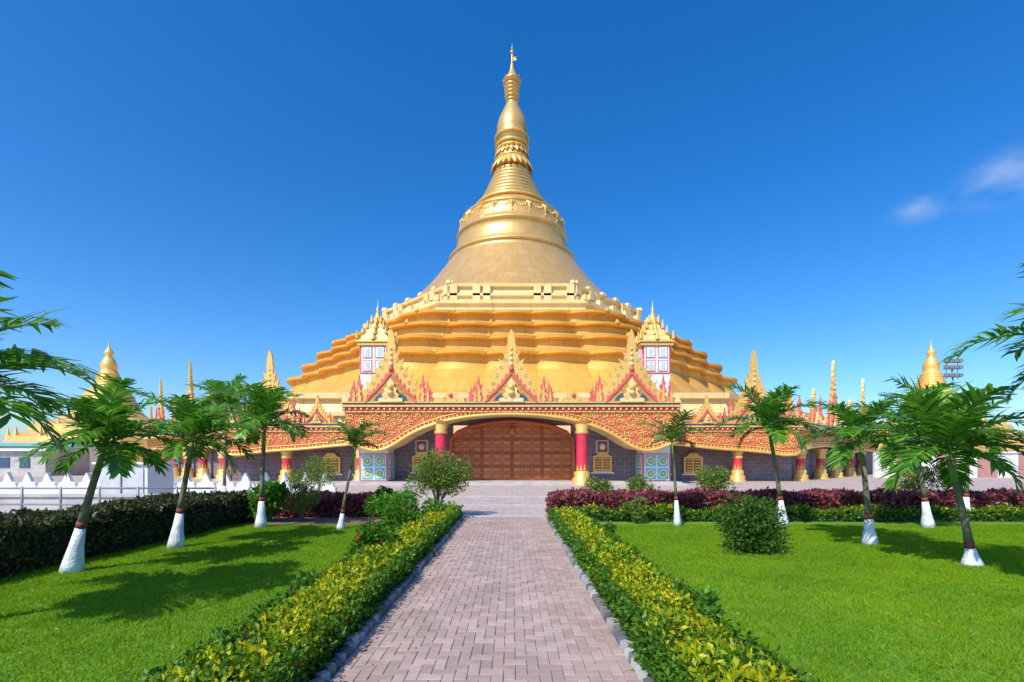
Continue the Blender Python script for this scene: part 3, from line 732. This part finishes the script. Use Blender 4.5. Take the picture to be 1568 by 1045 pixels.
# ------------------------------------------------------------------ small pagodas
def small_pagoda(x,y,sc):
    rt=root('small_pagoda',(x,y,0)); b=MB()
    oct_=[(15.5,0),(15.5,3.2),(16,3.4),(15,4.0),(13.6,5.0),(13.4,5.7),(12.3,6.4),(10.8,7.0),(10.6,7.8),(8.8,8.6)]
    b.lathe([(r*sc,z*sc) for r,z in oct_],(x,y,0),16,1,False)
    pf=[(8.8,8.4),(7.2,9.2),(5.8,10.2),(4.8,11.2),(5.0,11.5),(4.5,11.8),(4.1,13),(3.8,13.8),(3.2,14.6),(2.5,15.1)]
    z=15.1
    while z<18: t=(z-15.1)/2.9; r=2.4-1.0*t; pf+=[(r,z),(r+.15,z+.15),(r+.1,z+.35),(r-.05,z+.45)]; z+=.5
    pf+=[(1.4,18.1),(1.2,18.8),(1.3,19.2),(1.25,19.8),(.9,20.6),(.45,21.4),(.8,21.9),(.7,22.1),(.3,22.6),(.12,23.1),(.06,24.2)]
    b.lathe([(r*sc,z*sc) for r,z in pf],(x,y,0),40,0)
    for k in range(16):
        a=6.283*k/16; b.lathe([(.5*sc,0),(.3*sc,.6*sc),(.03,1.8*sc)],(x+13*sc*math.cos(a),y+13*sc*math.sin(a),5.6*sc),6,0,True,False)
        b.lathe([(.4*sc,0),(.25*sc,.5*sc),(.03,1.3*sc)],(x+10*sc*math.cos(a),y+10*sc*math.sin(a),7.6*sc),6,0,True,False)
    b.build('stupa',[GOLDP,GOLDP],rt)
small_pagoda(78,90,1.0); small_pagoda(-75,90,1.0)
# ------------------------------------------------------------------ floodlight
rt=root('floodlight_pole',(55.5,60,0)); b=MB()
b.tube([(55.5,60,0),(54.6,60,13.2)],[.16,.09],8,0)
for zz in (12.2,13.2,14.0): b.box((54.6,60,zz),(2.2,.1,.1),0)
b.tube([(53.9,60,12),(53.9,60,14.1)],.05,4,0); b.tube([(55.3,60,12),(55.3,60,14.1)],.05,4,0)
for zz in (12.3,13.3,14.1):
    for xx in (53.7,54.3,54.9,55.5): b.box((xx,59.8,zz+.1),(.45,.25,.4),0)
b.build('pole_and_lamps',[GREY],rt)
# ------------------------------------------------------------------ left side
rt=root('white_fence',(-20,22,0)); b=MB()
b.box((-24,22,.30),(32,.25,.6),0)
x=-40
while x<-8.2:
    b.prism([(x-.42,.6),(x-.36,.8),(x-.2,.86),(x-.12,1.05),(x,1.28),(x+.12,1.05),(x+.2,.86),(x+.36,.8),(x+.42,.6)],21.92,22.08,0); x+=.9
b.build('fence_panels',[WHITE],rt)
rt=root('utility_cabinet',(-13.5,17,0)); b=MB()
b.box((-13.5,17.4,.84),(1.75,1.3,1.68),0); b.box((-13.5,17.4,1.72),(1.95,1.5,.08),0); b.box((-13.5,16.73,.85),(1.5,.04,1.4),1); b.box((-13.5,16.70,.85),(.03,.05,1.4),2)
b.build('cabinet',[WHITE,simple('cab_panel',(.6,.61,.62),.5),GREY],rt)
rt=root('low_wall',(-20,15,0)); b=MB(); b.box((-24,15.8,.32),(26,.3,.64),0); b.box((-24,15.8,.67),(26.2,.42,.08),0); b.build('wall',[CONC],rt)
rt=root('metal_railing',(-11.5,15,0)); b=MB()
for zz in (.45,.95): b.tube([(-20,15.0,zz),(-9.2,15.0,zz)],.03,6)
for x in np.arange(-20,-9,1.2): b.tube([(x,15.0,0),(x,15.0,1.0)],.035,6)
b.build('rails',[GREY],rt)
rt=root('distant_building',(-75,75,0)); b=MB()
b.box((-78,76,2),(26,8,4),0); b.box((-78,76,4.2),(28,10,.5),1)
for i in range(9): b.box((-89+i*2.7,71.97,2.2),(1.4,.1,1.6),2)
b.build('shed',[WHITE,TEAL,BLUE],rt)
rt=root('distant_building',(-60,62,0)); b=MB(); b.box((-62,60,1.5),(14,6,3),0); b.box((-62,60,3.1),(15,7,.3),1)
for i in range(5): b.box((-67+i*2.4,56.97,1.6),(1.2,.1,1.2),2)
b.build('house',[CONC,WHITE,BLUE],rt)
rt=root('striped_wall',(60,58,0)); b=MB()
for i in range(30): b.box((40+i*2.2,52,1.3+.0*i),(2.18,.3,2.6),i%2)
b.box((72,51.9,2.72),(66,.4,.2),0)
b.build('panels',[WHITE,simple('dusty_red',(.45,.22,.19),.8)],rt)
rt=root('distant_building',(90,90,0)); b=MB(); b.box((98,80,2.4),(26,8,4.8),0); b.box((98,80,5),(28,10,.4),1)
for i in range(8): b.box((88+i*2.8,75.97,2.8),(1.5,.1,1.5),1)
b.build('shed',[WHITE,BLUE],rt)
tl=root('distant_trees',(0,200,0)); P=[]
for i in range(240):
    a=random.uniform(-1.15,1.15); d=random.uniform(150,240); s=random.uniform(2,4.5)
    x_,y_=d*math.sin(a)*1.2,d*math.cos(a)
    m_=60; q=rng.normal(size=(m_,3))*np.array([s,s,s*.55])*.6+np.array([x_,y_,s*.8]); P.append(q)
leaves('foliage',np.concatenate(P),1.6,1.0,leafmat('far_leaf',[(.05,.08,.04),(.09,.13,.06)],.2),tl)
# ------------------------------------------------------------------ light, sky, camera
el=R(48); az_vec=Vector((-.56,-.83,0)).normalized()
sunpos=Vector((az_vec.x*math.cos(el),az_vec.y*math.cos(el),math.sin(el)))
sd=bpy.data.lights.new('sun','SUN'); sd.energy=4.8; sd.angle=R(.5); sd.color=(1,.93,.82)
so=bpy.data.objects.new('sun',sd); scene.collection.objects.link(so); so.rotation_euler=(-sunpos).to_track_quat('-Z','Y').to_euler()
w=bpy.data.worlds.new('World'); scene.world=w; w.use_nodes=True; nt=w.node_tree; nt.nodes.clear(); N=nt.nodes.new; L=nt.links.new
out=N('ShaderNodeOutputWorld'); bg=N('ShaderNodeBackground'); sky=N('ShaderNodeTexSky'); sky.sky_type='NISHITA'; sky.sun_disc=False
sky.sun_elevation=el; sky.sun_rotation=math.atan2(az_vec.x,az_vec.y); sky.air_density=1.0; sky.dust_density=1.1; sky.ozone_density=2.5
hs=N('ShaderNodeHueSaturation'); hs.inputs['Saturation'].default_value=1.42; L(sky.outputs[0],hs.inputs['Color'])
tint=N('ShaderNodeMix'); tint.data_type='RGBA'; tint.blend_type='MULTIPLY'; tint.inputs[0].default_value=1; tint.inputs[7].default_value=(.98,1.18,1.40,1); L(hs.outputs[0],tint.inputs[6])
tc=N('ShaderNodeTexCoord')
def cloud(dirv,size,amt):
    dv=Vector(dirv).normalized()
    dt=N('ShaderNodeVectorMath'); dt.operation='DISTANCE'; nrm=N('ShaderNodeVectorMath'); nrm.operation='NORMALIZE'; L(tc.outputs['Generated'],nrm.inputs[0])
    sc=N('ShaderNodeVectorMath'); sc.operation='MULTIPLY'; sc.inputs[1].default_value=(1,1,1.9); L(nrm.outputs[0],sc.inputs[0]); L(sc.outputs[0],dt.inputs[0]); dt.inputs[1].default_value=(dv.x,dv.y,dv.z*1.9)
    mr=N('ShaderNodeMapRange'); mr.inputs[1].default_value=size; mr.inputs[2].default_value=0; L(dt.outputs['Value'],mr.inputs[0]); mr.interpolation_type='SMOOTHSTEP'
    n=N('ShaderNodeTexNoise'); n.inputs['Scale'].default_value=18; n.inputs['Detail'].default_value=7; L(sc.outputs[0],n.inputs['Vector'])
    r=N('ShaderNodeMapRange'); r.inputs[1].default_value=.36; r.inputs[2].default_value=.75; L(n.outputs[0],r.inputs[0])
    m=N('ShaderNodeMath'); m.operation='MULTIPLY'; L(mr.outputs[0],m.inputs[0]); L(r.outputs[0],m.inputs[1])
    m2=N('ShaderNodeMath'); m2.operation='MULTIPLY'; L(m.outputs[0],m2.inputs[0]); m2.inputs[1].default_value=amt; return m2.outputs[0]
c1=cloud((775,740,440),.09,.35); c2=cloud((625,740,385),.05,.35)
ad=N('ShaderNodeMath'); ad.operation='ADD'; ad.use_clamp=True; L(c1,ad.inputs[0]); L(c2,ad.inputs[1])
mx=N('ShaderNodeMix'); mx.data_type='RGBA'; L(ad.outputs[0],mx.inputs[0]); L(tint.outputs[2],mx.inputs[6]); mx.inputs[7].default_value=(5.5,6.0,6.6,1)
L(mx.outputs[2],bg.inputs[0]); bg.inputs[1].default_value=.15; L(bg.outputs[0],out.inputs[0])
cam=bpy.data.cameras.new('camera'); co=bpy.data.objects.new('camera',cam); scene.collection.objects.link(co)
co.location=(0,0,1.8); co.rotation_euler=(R(90),0,0); cam.sensor_width=36; cam.lens=17; cam.shift_y=.117; cam.clip_end=8000; cam.clip_start=.05
scene.camera=co
scene.view_settings.view_transform='Standard'; scene.view_settings.look='None'; scene.view_settings.exposure=0
